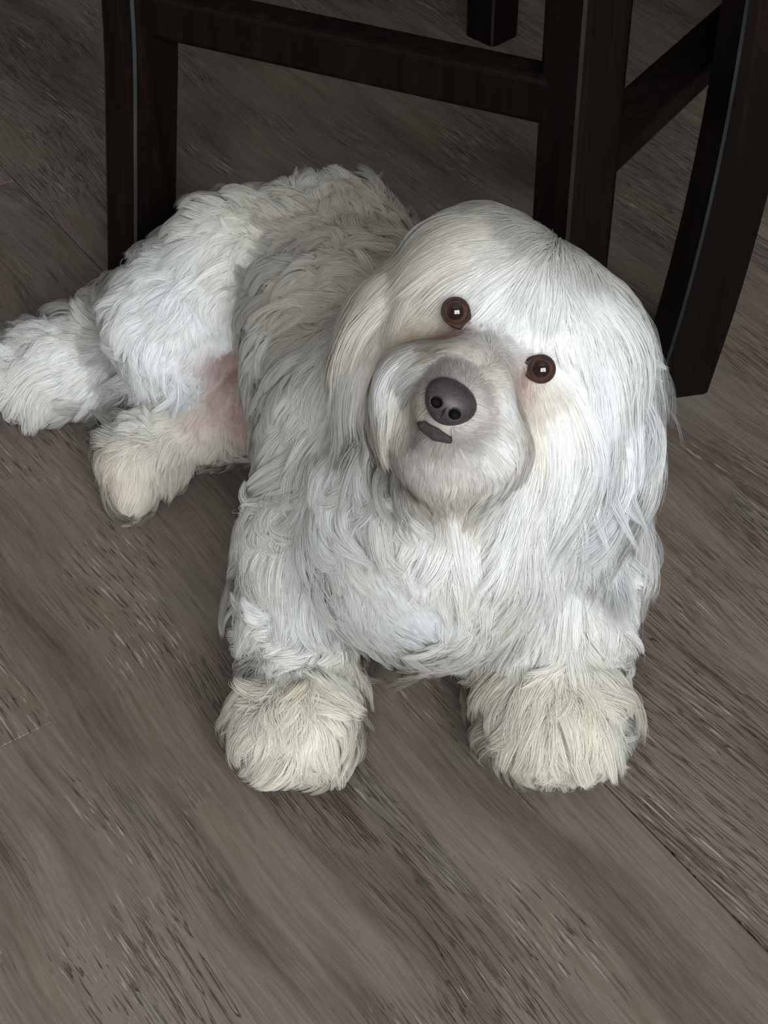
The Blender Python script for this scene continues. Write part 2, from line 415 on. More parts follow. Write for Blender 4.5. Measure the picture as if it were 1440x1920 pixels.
# neck and head
B.chain([(P(830, 960, .13), .064), (PD(900, 820, .80), .054), (PD(950, 690, .775), .046)], .02)
B.ball(PD(955, 628, .768), .048, .015)
B.chain([(PD(905, 560, .765), .040), (PD(1040, 650, .768), .039)], .012)
PAD_L = [(PD(862, 745, .706), .016), (PD(790, 722, .718), .0165), (PD(755, 785, .730), .014)]
PAD_R = [(PD(862, 765, .704), .016), (PD(902, 825, .716), .0170), (PD(900, 868, .734), .014)]
MUZ = [(PD(905, 688, .731), .021), (PD(868, 735, .706), .0175), (PD(848, 758, .690), .0150)]
CHIN = [(PD(845, 790, .710), .014), (PD(826, 838, .714), .018), (PD(828, 868, .734), .018)]
for c_ in (MUZ, PAD_L, PAD_R, CHIN): B.chain(c_, .010)
B.ball(PD(1000, 800, .760), .036, .015); B.ball(PD(775, 660, .765), .026, .015)
B.ball(PD(1045, 880, .785), .031, .02); B.ball(PD(850, 935, .768), .034, .025)
# forelegs (picture left, picture right)
FL = [(P(592, 1020, .095), .034), (P(552, 1140, .060), .0235), (P(566, 1255, .042), .0215), (P(558, 1350, .034), .0235)]
B.chain(FL, .014); B.chain([(P(555, 1345, .034), .023), (P(535, 1388, .023), .016)], .012); B.chain([(P(565, 1345, .034), .023), (P(590, 1385, .023), .016)], .012)
FR = [(P(1045, 1020, .095), .036), (P(1025, 1150, .062), .0340), (P(1032, 1265, .045), .0265), (P(1043, 1345, .036), .0260)]
B.chain(FR, .014); B.chain([(P(1045, 1350, .036), .026), (P(1025, 1388, .024), .017)], .012); B.chain([(P(1048, 1350, .036), .0255), (P(1080, 1380, .024), .017)], .012)
# hind legs, both stretched out to the picture's left
HU = [(P(455, 530, .110), .052), (P(350, 610, .085), .045), (P(278, 645, .055), .032), (P(150, 680, .042), .0235), (P(60, 705, .034), .0235)]
B.chain(HU, .013); B.ball(P(330, 648, .055), .030, .012)
HL = [(P(505, 750, .060), .032), (P(400, 785, .040), .0225), (P(305, 818, .032), .0175), (P(250, 862, .028), .0160), (P(243, 915, .022), .0125)]
B.chain(HL, .010)
B.D = np.maximum(B.D, (0.0025 - ax[2])[None, None, :].astype(np.float32))
EL, ER = Field(), Field()
_fw = CR[2]
EL.chain([(PD(820, 500, .764), .016), (PD(772, 590, .758), .020), (PD(742, 700, .754), .018), (PD(728, 770, .754), .012)], .012, (_fw + 0.3 * CR[0], .55))
ER.chain([(PD(1085, 590, .767), .017), (PD(1115, 680, .764), .020), (PD(1132, 770, .766), .019), (PD(1150, 845, .772), .012)], .012, (_fw - 0.3 * CR[0], .55))
U = Field(); U.D = np.minimum(B.D, np.minimum(EL.D, ER.D))
GR = np.stack(np.gradient(U.D, GH), -1).astype(np.float32)
def tri(A, p):
    q = (p - G0) / GH; i = np.clip(np.floor(q).astype(int), 0, GN - 2); f = np.clip(q - i, 0, 1)
    out = 0
    for a in (0, 1):
        for b in (0, 1):
            for c in (0, 1):
                w = (f[:, 0] if a else 1 - f[:, 0]) * (f[:, 1] if b else 1 - f[:, 1]) * (f[:, 2] if c else 1 - f[:, 2])
                v = A[i[:, 0] + a, i[:, 1] + b, i[:, 2] + c]
                out = out + (w[:, None] * v if v.ndim > 1 else w * v)
    return out
def unit(v): return v / np.maximum(np.linalg.norm(v, axis=-1, keepdims=True), 1e-9)

# ---- grooming chart: where (picture point on the coat), which way the hair lies, length, lift, wave, colour
Wc, Wb, Cc, Bc, Gc, Sc, Pk = (.91, .91, .90), (.91, .92, .93), (.83, .795, .71), (.72, .67, .59), (.85, .835, .80), (.36, .25, .21), (.58, .43, .405)
Gw, Lb = (.79, .755, .69), (.78, .72, .64)
Rc, Rd = (.81, .78, .72), (.74, .68, .60)  # back and rump: beige coat, darkened to paint in shade by the stool
CH = [
 # crown and forehead: parted at (1045,500)
 (1045, 545, -.5, .9, .028, .2, .1, Wc), (960, 440, -1, -.1, .045, .14, .1, Gw), (870, 420, -1, .25, .050, .14, .1, Gw), (790, 470, -.8, .7, .055, .14, .1, Gw),
 (900, 500, -1, .35, .040, .2, .1, Gw), (960, 520, -.8, .7, .030, .2, .1, Wc), (820, 530, -.8, .6, .030, .2, .1, Gw), (930, 570, -.5, .9, .016, .2, .1, Wc),
 (985, 590, -.2, 1, .014, .2, .1, Wc), (1000, 560, .1, 1, .020, .2, .1, Wc),
 (1080, 540, .8, .55, .040, .25, .1, Wc), (1140, 580, .7, .8, .050, .25, .1, Wc), (1190, 640, .45, 1, .055, .25, .1, Wb), (1060, 600, .5, .9, .030, .2, .1, Wc), (1110, 660, .4, 1, .040, .2, .1, Wb),
 # ears
 (730, 540, -.6, .9, .055, .25, .15, Gw), (690, 620, -.3, 1, .055, .2, .15, Gc), (660, 700, -.05, 1, .050, .2, .15, Gc), (670, 780, .1, 1, .045, .2, .2, Gc),
 (1200, 720, .3, 1, .050, .25, .15, Wb), (1215, 790, .15, 1, .050, .3, .2, Wb), (1180, 850, .15, 1, .060, .3, .2, Wb),
 # around the eyes
 (820, 590, -.8, .5, .010, .2, .05, Bc), (832, 628, -.7, .7, .009, .15, .05, (.47, .37, .30)), (800, 618, -.8, .6, .010, .15, .05, (.60, .51, .42)), (862, 626, -.5, .8, .009, .15, .05, (.40, .29, .24)), (780, 635, -.8, .6, .012, .2, .05, (.68, .60, .51)), (882, 612, -.1, 1, .007, .1, .05, Sc), (870, 560, .2, -1, .010, .3, .05, Wc), (840, 555, -.4, -.8, .012, .3, .05, Wc),
 (985, 690, -.3, .8, .007, .1, .05, (.50, .37, .34)), (968, 688, -.5, .8, .008, .15, .05, (.58, .46, .42)), (972, 712, -.4, .8, .008, .15, .05, (.62, .51, .47)), (990, 722, -.2, 1, .008, .15, .05, (.68, .58, .53)), (1020, 660, .5, -.7, .010, .3, .05, Wc), (1050, 690, .8, .6, .012, .2, .05, Wc), (1020, 725, .2, 1, .010, .15, .05, Gw),
 # stop and bridge of the nose
 (940, 625, .3, -1, .010, .35, .1, Wb), (925, 655, -.2, -.9, .010, .4, .1, Wc), (960, 660, .6, -.5, .010, .3, .1, Wc), (890, 680, -.6, -.4, .010, .3, .1, Gw), (880, 705, .0, -1, .008, .35, .1, (.52, .47, .44)), (915, 715, .8, -.1, .010, .3, .1, Gw),
 (840, 660, -.9, .2, .016, .25, .1, (.64, .58, .50)), (930, 740, .8, .5, .014, .25, .1, Wc),
 (850, 712, -.2, -1, .006, .3, .05, (.40, .36, .35)), (895, 735, .9, -.2, .007, .3, .05, (.56, .52, .50)), (892, 765, 1, .3, .007, .3, .05, (.66, .62, .60)), (868, 806, .5, .9, .007, .3, .05, (.60, .56, .54)), (797, 768, -.9, .5, .007, .3, .05, (.52, .47, .43)), (815, 725, -.8, -.4, .007, .3, .05, (.46, .42, .40)), (850, 700, -.2, -1, .008, .35, .05, (.48, .44, .42)), (800, 735, -1, .2, .010, .3, .05, (.66, .60, .53)), (880, 795, .6, .8, .010, .25, .05, (.74, .71, .69)), (835, 805, -.1, 1, .006, .2, .05, (.26, .225, .215)), (850, 808, .2, 1, .006, .2, .05, (.30, .26, .25)), (808, 796, -.4, 1, .006, .2, .05, (.26, .225, .215)), (822, 803, -.2, 1, .006, .2, .05, (.26, .225, .215)),
 # whisker pads, cheeks, chin
 (800, 690, -1, .2, .026, .3, .1, Wc), (750, 690, -.8, .7, .028, .3, .1, Wc), (730, 740, -.3, 1, .030, .3, .15, Gw), (770, 760, -.6, .9, .022, .2, .1, Lb), (740, 810, -.2, 1, .026, .2, .15, Gw),
 (910, 790, .7, .7, .024, .25, .1, Wc), (940, 840, .3, 1, .028, .25, .1, Wc), (890, 820, .3, 1, .020, .2, .1, Cc), (900, 880, .0, 1, .026, .2, .15, Cc),
 (830, 850, -.1, 1, .016, .25, .15, Gw), (820, 890, -.1, 1, .022, .25, .15, Lb), (860, 900, .1, 1, .022, .25, .15, Cc),
 (980, 780, .15, 1, .028, .2, .1, Gw), (1050, 780, .1, 1, .040, .2, .1, Wc), (1100, 760, .2, 1, .045, .2, .1, Wb), (1000, 870, -.2, 1, .040, .2, .15, Wc),
 # ruff and chest
 (1080, 880, .3, 1, .055, .3, .2, Wb), (1130, 930, .6, .8, .065, .35, .2, Wb), (1040, 950, .2, 1, .050, .3, .2, Wc), (940, 950, -.2, 1, .045, .3, .3, Wc), (840, 970, -.1, 1, .040, .3, .3, Wc),
 (730, 900, .3, 1, .040, .3, .4, Wc), (680, 850, .2, 1, .038, .3, .5, Wc), (640, 900, .1, 1, .035, .35, .6, Wc), (760, 1050, .1, 1, .028, .3, .4, Wc), (880, 1060, .0, 1, .035, .3, .3, Gc), (780, 1150, .1, 1, .020, .25, .2, Wb), (850, 1120, .2, 1, .022, .25, .2, Wb),
 # forelegs
 (520, 980, -.4, .9, .032, 0.42, .7, Gc), (590, 1020, .0, 1, .034, .45, .7, Wc), (480, 1080, -.5, .8, .030, 0.42, .7, Gc), (560, 1120, .0, 1, .032, .45, .6, Wc), (630, 1130, .3, 1, .032, .45, .6, Wc),
 (490, 1200, -.3, 1, .026, 0.45, .6, Gc), (570, 1220, .1, 1, .028, .45, .6, Gc), (650, 1220, .5, .8, 0.026, 0.45, .6, Cc), (570, 1300, .0, 1, .030, .62, .5, Cc), (480, 1320, -.6, .8, .028, .6, .4, Cc), (660, 1310, .8, .6, 0.026, 0.45, .5, Cc),
 (540, 1390, -.15, 1, 0.028, .5, .45, Cc), (470, 1400, -.5, 1, .027, .5, .45, Gc), (630, 1390, .5, 1, 0.028, .5, .45, Cc), (560, 1440, .0, 1, 0.018, .5, .45, Cc), (500, 1440, -.3, 1, 0.019, .5, .45, Gc),
 (1060, 1050, .1, 1, .032, .3, .3, Wc), (1150, 1100, .5, .8, .030, .35, .3, Wc), (970, 1090, -.2, 1, .030, .3, .3, Gc), (910, 1170, -0.25, .8, .030, 0.4, 0.3, Gc), (1030, 1180, .0, 1, .030, .3, .3, Gc), (1140, 1200, .5, .9, .028, .6, .4, Gc),
 (930, 1260, -.8, .6, .032, .62, .5, Cc), (1030, 1280, .0, 1, .032, .35, .3, Cc), (1130, 1280, .6, .8, .030, .6, .4, Cc), (950, 1350, -.7, .8, .032, .62, .45, Cc), (1050, 1370, .05, 1, .034, .5, .45, Cc), (1150, 1370, .6, .8, .026, .62, .45, Gc),
 (1000, 1420, -.3, 1, 0.022, .5, .45, Cc), (1080, 1430, .15, 1, 0.019, .5, .45, Cc), (1130, 1420, .5, .9, 0.022, 0.4, .45, Wc),
 # back, flank, rump
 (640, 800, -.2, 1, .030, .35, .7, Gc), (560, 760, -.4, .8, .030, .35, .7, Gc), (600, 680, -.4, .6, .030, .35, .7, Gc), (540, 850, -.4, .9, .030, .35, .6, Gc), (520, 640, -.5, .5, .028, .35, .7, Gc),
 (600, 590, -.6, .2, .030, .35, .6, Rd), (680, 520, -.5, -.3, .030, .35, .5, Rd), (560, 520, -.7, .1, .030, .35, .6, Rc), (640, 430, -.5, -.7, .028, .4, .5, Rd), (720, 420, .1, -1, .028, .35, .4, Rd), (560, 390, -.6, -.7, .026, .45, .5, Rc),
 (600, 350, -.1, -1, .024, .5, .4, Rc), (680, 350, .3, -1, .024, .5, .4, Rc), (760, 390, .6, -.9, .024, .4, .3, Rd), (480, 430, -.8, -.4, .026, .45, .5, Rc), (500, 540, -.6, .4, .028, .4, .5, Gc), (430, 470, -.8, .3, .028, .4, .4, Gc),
 # hind legs
 (380, 500, -.7, .6, .024, .35, .3, Wb), (310, 540, -.9, .3, .026, .6, .4, Wb), (380, 600, -.3, 1, .022, .3, .3, Wb), (300, 620, -.4, 1, .024, .3, .4, Wb), (340, 700, .1, 1, .028, .35, .4, Wb), (260, 590, -.7, .4, .028, .55, .4, Wc), (420, 620, .1, 1, .014, .25, .2, Wc),
 (240, 680, -.7, .6, .028, .35, .4, Wb), (190, 600, -.7, -.6, .030, .8, .4, Gc), (160, 690, -.9, .3, .028, .35, .3, Wc), (110, 640, -.9, -.4, .030, .75, .4, Wc), (130, 750, -.5, .9, .028, .6, .4, Gc), (60, 700, -1, .2, .030, .6, .4, Gc), (50, 650, -1, -.3, .028, .75, .4, Wc), (60, 750, -.5, .9, .026, .6, .4, Gc),
 (380, 780, -.5, .6, .014, .3, .3, (.83, .73, .69)), (330, 790, -.8, .2, .020, .35, .3, Gw), (260, 800, -.9, -.5, .026, .75, .4, Gc), (210, 810, -1, -.2, .026, .75, .4, Gc), (330, 840, -.1, 1, .026, .6, .4, Gw), (400, 830, .0, 1, .026, .35, .3, Gw), (280, 880, .3, 1, .024, .4, .2, Cc), (230, 900, -.1, 1, .024, .35, .2, Lb), (220, 860, -.7, .6, .018, .35, .2, Lb), (240, 940, .1, 1, .022, .35, .2, Cc),
 (440, 700, .1, .8, .005, .15, .1, Pk), (435, 650, .0, 1, .008, .15, .1, Pk), (450, 760, .1, .8, .006, .15, .1, Pk), (415, 740, .0, .8, .009, .15, .1, (.74, .62, .58)), (470, 660, -.2, .8, .016, .3, .4, Gc), (480, 760, -.2, .9, .018, .3, .4, Gc), (500, 830, -.2, 1, .024, .3, .4, Gc),
]
_ch = np.array([[c[0], c[1]] for c in CH], float)
def march(px, py):
    v = unit(np.stack([ray(a, b) for a, b in zip(px, py)])); t = np.full(len(v), 0.45); best = np.full(len(v), 9.0); bt = t.copy()
    for _ in range(160):
        d = tri(U.D, CO + v * t[:, None]); imp = d < best; best[imp] = d[imp]; bt[imp] = t[imp]
        t = t + np.where(d > 0.0004, np.maximum(d * 0.7, 0.0006), 0); t = np.minimum(t, 1.6)
    return CO + v * bt[:, None]
CPOS = march(_ch[:, 0], _ch[:, 1])
CDIR = unit(np.array([CR[0] * c[2] - CR[1] * c[3] for c in CH]))
CLEN = np.array([c[4] for c in CH]); CLIFT = np.array([c[5] for c in CH]); CWAVE = np.array([c[6] for c in CH]); CCOL = np.array([c[7] for c in CH])
LIP_P = march([806, 828, 848], [792, 802, 806])
def groom(p):
    out = [[], [], [], [], []]
    for s in range(0, len(p), 20000):
        q = p[s:s + 20000]; d2 = ((q[:, None, :] - CPOS[None]) ** 2).sum(-1)
        w = 1.0 / (d2 + 1e-5) ** 2; w /= w.sum(1, keepdims=True)
        for k, A in enumerate((CDIR, CLEN, CLIFT, CWAVE, CCOL)): out[k].append(w @ A)
    out = [np.concatenate(o) for o in out]
    for m, sg in zip(LIP_P, (.0030, .0034, .0030)):          # dark pigment of the lips, below the nose
        w = np.exp(-((p - m) ** 2).sum(1) / (2 * sg ** 2))[:, None]; out[4] = out[4] * (1 - w) + np.array([.16, .135, .13]) * w
    return out

# ---- body and ear meshes
def coat_skin():
    m, nt, b = mat_new('dog_skin'); a = node(nt, 'ShaderNodeAttribute', attribute_name='tint')
    nt.links.new(a.outputs['Color'], b.inputs['Base Color']); b.inputs['Roughness'].default_value = 0.8; b.inputs['Specular IOR Level'].default_value = 0.15
    n = node(nt, 'ShaderNodeTexNoise', i_Scale=420.0, i_Detail=2.0); bp = node(nt, 'ShaderNodeBump', i_Strength=0.3, i_Distance=0.001)
    nt.links.new(n.outputs[0], bp.inputs['Height']); nt.links.new(bp.outputs[0], b.inputs['Normal']); return m
def fur_mat():
    m, nt, b = mat_new('dog_fur'); L = nt.links.new
    a = node(nt, 'ShaderNodeAttribute', attribute_name='tint'); r = node(nt, 'ShaderNodeAttribute', attribute_name='root_normal')
    g = node(nt, 'ShaderNodeNewGeometry')
    s1 = node(nt, 'ShaderNodeVectorMath', operation='SCALE'); s1.inputs['Scale'].default_value = 0.9; L(r.outputs['Vector'], s1.inputs[0])
    s2 = node(nt, 'ShaderNodeVectorMath', operation='SCALE'); s2.inputs['Scale'].default_value = 0.22; L(g.outputs['Normal'], s2.inputs[0])
    ad = node(nt, 'ShaderNodeVectorMath', operation='ADD'); L(s1.outputs[0], ad.inputs[0]); L(s2.outputs[0], ad.inputs[1])
    no = node(nt, 'ShaderNodeVectorMath', operation='NORMALIZE'); L(ad.outputs[0], no.inputs[0])
    L(a.outputs['Color'], b.inputs['Base Color']); L(no.outputs[0], b.inputs['Normal'])
    b.inputs['Roughness'].default_value = 0.5; b.inputs['Specular IOR Level'].default_value = 0.25
    tr = node(nt, 'ShaderNodeBsdfTranslucent'); L(a.outputs['Color'], tr.inputs['Color']); L(no.outputs[0], tr.inputs['Normal'])
    mx = node(nt, 'ShaderNodeMixShader'); mx.inputs[0].default_value = 0.48; L(b.outputs[0], mx.inputs[1]); L(tr.outputs[0], mx.inputs[2])
    tp = node(nt, 'ShaderNodeBsdfTransparent'); m2 = node(nt, 'ShaderNodeMixShader'); m2.inputs[0].default_value = 0.22
    L(mx.outputs[0], m2.inputs[1]); L(tp.outputs[0], m2.inputs[2])
    L(m2.outputs[0], nt.nodes['Material Output'].inputs['Surface']); return m
M_SKIN, M_FUR = coat_skin(), fur_mat()
dog = link('dog', None); dbase = P(700, 880, 0); dog.location = tuple(dbase)
tag(dog, 'small fluffy white and cream dog lying on the plank floor, head tilted, looking up', 'dog')
DOFF = np.array(dbase)
def skin_obj(name, D, parent):
    V, F = surface_nets(D, G0, GH)
    me = bpy.data.meshes.new(name); me.from_pydata((V - DOFF).tolist(), [], F.tolist()); me.update()
    me.polygons.foreach_set('use_smooth', [True] * len(me.polygons)); me.materials.append(M_SKIN)
    c = groom(V)[4] * np.array([.62, .59, .58]); at = me.attributes.new('tint', 'FLOAT_COLOR', 'POINT')
    at.data.foreach_set('color', np.concatenate([c, np.ones((len(c), 1))], 1).astype(np.float32).ravel())
    return link(name, me, parent), V, F
body, BV, BF = skin_obj('body', B.D, dog)
ear_l, LV, LF = skin_obj('ear', EL.D, dog); ear_r, RV, RF = skin_obj('ear', ER.D, dog)

# head axes: the head is tilted about 34 degrees
HR = unit(CR[0] * math.cos(.59) - CR[1] * math.sin(.59)); HUp = unit(CR[1] * math.cos(.59) + CR[0] * math.sin(.59)); HF = -CR[2]
# ---- eyes, eyelids, nose, lips
EYES = [(PD(854, 584, .7195), .0068), (PD(1015, 692, .7192), .0068)]
def cap(name, c, axis, r, a0, a1, mat, parent, n=28, rings=10, off=np.zeros(3)):
    axis = unit(np.asarray(axis, float)); u = unit(np.cross(axis, [0, 0, 1.0])); v = np.cross(axis, u)
    V, F = [], []
    for i in range(rings + 1):
        a = a0 + (a1 - a0) * i / rings
        for j in range(n):
            t = 2 * math.pi * j / n; V.append(c + r * (math.cos(a) * axis + math.sin(a) * (math.cos(t) * u + math.sin(t) * v)) - DOFF)
    for i in range(rings):
        for j in range(n): F.append((i * n + j, i * n + (j + 1) % n, (i + 1) * n + (j + 1) % n, (i + 1) * n + j))
    o = mesh_obj(name, V, F, mat, parent, True)
    bm = bmesh.new(); bm.from_mesh(o.data); bmesh.ops.remove_doubles(bm, verts=bm.verts, dist=1e-6)
    bmesh.ops.recalc_face_normals(bm, faces=bm.faces); bm.to_mesh(o.data); bm.free(); return o
def gloss(name, col, rough=0.0, coat=1.0, noise=.2, scale=600):
    m = simple(name, col, 0.25, noise, scale, .0); b = m.node_tree.nodes['Principled BSDF']
    b.inputs['Coat Weight'].default_value = coat; b.inputs['Coat Roughness'].default_value = rough; return m
M_EYE = gloss('eye_rim_dark', (.022, .011, .010)); M_IRIS = gloss('iris_brown', (.045, .023, .018)); M_PUP = gloss('pupil_black', (.013, .007, .006))
M_LID = simple('eyelid_dark', (.028, .016, .014), .6, .2, 300, .08); M_NOSE = simple('nose_leather', (.036, .028, .030), .5, .3, 900, .35); M_LIP = simple('lip_dark', (.040, .031, .032), .7, .3, 500, .08)
for c, r in EYES:
    ax_e = unit(CO - c)
    e = cap('eye', c, ax_e, r, 0.0, math.pi, M_EYE, dog, 32, 20)
    cap('iris', c, ax_e, r + .00010, 0.0, .95, M_IRIS, e); cap('pupil', c, ax_e, r + .00020, 0.0, .60, M_PUP, e)
    u = unit(np.cross(ax_e, [0, 0, 1.0])); v = np.cross(ax_e, u); V, F = [], []
    inner = unit(PD(940, 655, .70) - c); inner = unit(inner - ax_e * (inner @ ax_e) - .25 * HUp)
    for i in range(40):
        t = 2 * math.pi * i / 40; d = math.cos(t) * u + math.sin(t) * v; pk = max(0.0, float(d @ inner)) ** 4
        for j in range(8):
            q = 2 * math.pi * j / 8; V.append(c + ax_e * (r * (.50 - .12 * pk) + (.0007 + .0006 * pk) * math.sin(q)) + d * (r * (.89 + .16 * pk) + (.0007 + .0014 * pk) * math.cos(q)) - DOFF)
    for i in range(40):
        for j in range(8): F.append((i * 8 + j, i * 8 + (j + 1) % 8, ((i + 1) % 40) * 8 + (j + 1) % 8, ((i + 1) % 40) * 8 + j))
    mesh_obj('eyelid', V, F, M_LID, dog, True)
NC = PD(841, 757, .675)
def small_sdf(name, fn, c, half, h, mat, parent):
    g = np.arange(-half, half + h, h); X = np.stack(np.meshgrid(g, g, g, indexing='ij'), -1)
    V, F = surface_nets(fn(X), np.array(c) - half - DOFF, h)
    return mesh_obj(name, V, F.tolist(), mat, parent, True)
def nose_fn(X):
    a, b, c = X @ HR, X @ HUp, X @ HF
    a = a / (1 + .16 * np.clip(b / .01, -1, 1))
    d = (np.sqrt((a / .0118) ** 2 + ((b - .0006) / .0100) ** 2 + (c / .0095) ** 2) - 1) * .0098
    for s in (-1, 1):
        n = np.sqrt(((a - s * .0050) / .0029) ** 2 + ((b + .0030) / .0024) ** 2 + ((c - .0078) / .0062) ** 2) - 1
        d = np.maximum(d, -n * .0025)
    g = np.sqrt((a / .0006) ** 2 + ((b + .0075) / .0050) ** 2 + ((c - .0075) / .0035) ** 2) - 1
    return np.maximum(d, -g * .0006)
nose = small_sdf('nose', nose_fn, NC, .0145, .0006, M_NOSE, dog)
M_NOSTRIL = simple('nostril_dark', (.006, .005, .005), .8, .1, 300, .05)
for s_ in (-1, 1):
    small_sdf('nostril', lambda X: (np.sqrt(((X @ HR) / .0024) ** 2 + ((X @ HUp) / .0019) ** 2 + ((X @ HF) / .0030) ** 2) - 1) * .0019,
              NC + HR * s_ * .0049 - HUp * .0031 + HF * .0052, .0042, .0004, M_NOSTRIL, nose)
def bar_chain(name, pts, mat, parent):
    pts = [(np.asarray(p), r) for p, r in pts]; c = np.mean([p for p, _ in pts], axis=0)
    def fn(X):
        d = None
        for (p, r), (q, t) in zip(pts, pts[1:]):
            a, e = p - c, q - p; w = X - a; h = np.clip((w @ e) / (e @ e), 0, 1)
            v = np.linalg.norm(w - h[..., None] * e, axis=-1) - (r + (t - r) * h); d = v if d is None else np.minimum(d, v)
        return d
    return small_sdf(name, fn, c, .018, .0008, mat, parent)
LIPS = [(PD(779, 778, .694), .0012), (PD(795, 800, .686), .0024), (PD(817, 814, .6840), .0031), (PD(842, 825, .6860), .0017)]
bar_chain('lip', LIPS, M_LIP, dog)

# ---- fur
N_FUR = 620000
allV = np.concatenate([BV, LV, RV]); qf = np.concatenate([BF, LF + len(BV), RF + len(BV) + len(LV)])
fown = np.concatenate([np.zeros(len(BF)), np.ones(len(LF)), np.full(len(RF), 2)]).astype(int)
A_, B_, C_, D_ = (allV[qf[:, i]] for i in range(4))
area_q = 0.5 * np.linalg.norm(np.cross(C_ - A_, D_ - B_), axis=1)
cen = (A_ + B_ + C_ + D_) / 4
gq = groom(cen)
nq = unit(tri(GR, cen)); face_cam = (nq * unit(CO - cen)).sum(1)
pink = np.exp(-((gq[4] - np.array(Pk)) ** 2).sum(1) / .006)
dens = area_q * (1 - .70 * pink) * np.where(cen[:, 2] < .004, .3, 1.0) * np.where(face_cam > -.35, 1.0, .35)
dens *= np.where(gq[1] < .018, 2.2, 1.0)
inner = tri(U.D, cen); dens = np.where(inner < -.0025, 0, dens)      # ear sides buried in the body
fi = rng.choice(len(qf), N_FUR, p=dens / dens.sum())
uu, vv = rng.random((2, N_FUR, 1))
root = (A_[fi] * (1 - uu) + B_[fi] * uu) * (1 - vv) + (D_[fi] * (1 - uu) + C_[fi] * uu) * vv
own = fown[fi]
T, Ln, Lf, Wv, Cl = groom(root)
n0 = unit(tri(GR, root)); T = unit(T - n0 * (T * n0).sum(1, keepdims=True) * .8)
# tufts: patches of coat that lean and curl together
N_TF = 2600
ti = rng.choice(N_FUR, N_TF, replace=False); kt = KDTree(N_TF)
for j, g in enumerate(ti): kt.insert(root[g] , j)
kt.balance()
jit = root + rng.normal(0, .0012, root.shape)
tuft = np.fromiter((kt.find(p)[1] for p in jit), int, N_FUR)
t_ang = rng.normal(0, 1, N_TF); t_curl = rng.normal(0, 1, N_TF) + .6 * np.sign(rng.normal(size=N_TF)); t_len = rng.uniform(.72, 1.18, N_TF); t_lift = rng.uniform(.5, 1.7, N_TF)
wv_ = np.clip(Wv, 0, .8)
a0 = t_ang[tuft] * wv_ * .85; a1 = t_curl[tuft] * wv_ * 2.0
Ln = Ln * (1 + (t_len[tuft] - 1) * np.clip(wv_ * 2 + .25, 0, 1)); Lf = Lf * (1 + (t_lift[tuft] - 1) * np.clip(wv_ * 2 + .2, 0, 1))
K = 8
# low-frequency wander of the direction makes tufts
def wob(p, f, s): return np.stack([np.sin(p @ (np.array(d) * f) + s + i * 1.7) for i, d in enumerate(((1, .7, .3), (-.4, 1, .8), (.6, -.5, 1)))], -1)
Ln = Ln * rng.uniform(.65, 1.12, N_FUR) * (1 + .10 * wob(root, 260, 1.)[:, 0])
M_CL = N_FUR // 60
gi = rng.choice(N_FUR, M_CL, replace=False)
kd = KDTree(M_CL)
for j, g in enumerate(gi): kd.insert(root[g], j)
kd.balance()
near = np.fromiter((kd.find(p)[1] for p in root), int, N_FUR)
ph = rng.random(M_CL) * 6.28; cr = rng.normal(size=(M_CL, 3)); crl = rng.uniform(.4, 1.0, M_CL); cln = rng.uniform(.8, 1.2, M_CL)
Ln = Ln * cln[near]
clr = unit(cr)[near]; phi = ph[near]; cs_ = crl[near]
pts = np.zeros((N_FUR, K, 3)); pts[:, 0] = root - n0 * .0012
pos = root.copy(); prev = n0
seg = Ln / (K - 1)
for k in range(1, K):
    t = k / (K - 1); n = unit(tri(GR, pos))
    d = T + clr * (Wv * .35)[:, None] * np.sin(phi + t * 4.5)[:, None] + wob(root, 95, .3) * (.10 + .25 * Wv)[:, None]
    d = unit(d - n * (d * n).sum(1, keepdims=True)); a_ = (a0 + a1 * (t - .2))[:, None]
    d = d * np.cos(a_) + np.cross(n, d) * np.sin(a_)
    lift = np.clip(Lf * (1.9 - 1.9 * t), 0, 1.2)[:, None]
    d = unit(d * (1 - .35 * lift) + n * lift + np.array([0, 0, -.22 * t]))
    d = unit(d + rng.normal(0, .035, (N_FUR, 3)))
    pos = pos + d * seg[:, None]
    s = tri(U.D, pos); n = unit(tri(GR, pos)); m = .0006 + .0016 * t
    pos = pos + n * np.maximum(m - s, 0)[:, None]
    pos[:, 2] = np.maximum(pos[:, 2], .0012)
    pts[:, k] = pos
tg = pts[ti][tuft]; wt_ = (np.clip(wv_ * 1.1, 0, .62))[:, None, None] * np.linspace(0, 1, K)[None, :, None] ** 1.3
pts = pts * (1 - wt_) + (tg + (root - root[ti][tuft])[:, None, :] * (1 - .6 * np.linspace(0, 1, K)[None, :, None])) * wt_
gp = pts[gi][near]; tt = np.linspace(0, 1, K)[None, :, None]
target = gp + (root - root[gi][near])[:, None, :] * (1 - .85 * tt)
wcl = np.where(Ln > .034, .34, np.where(Ln > .014, .55, .25))[:, None, None] * tt ** 1.1
pts = pts * (1 - wcl) + target * wcl
pts[:, 1:, 2] = np.maximum(pts[:, 1:, 2], .0012)
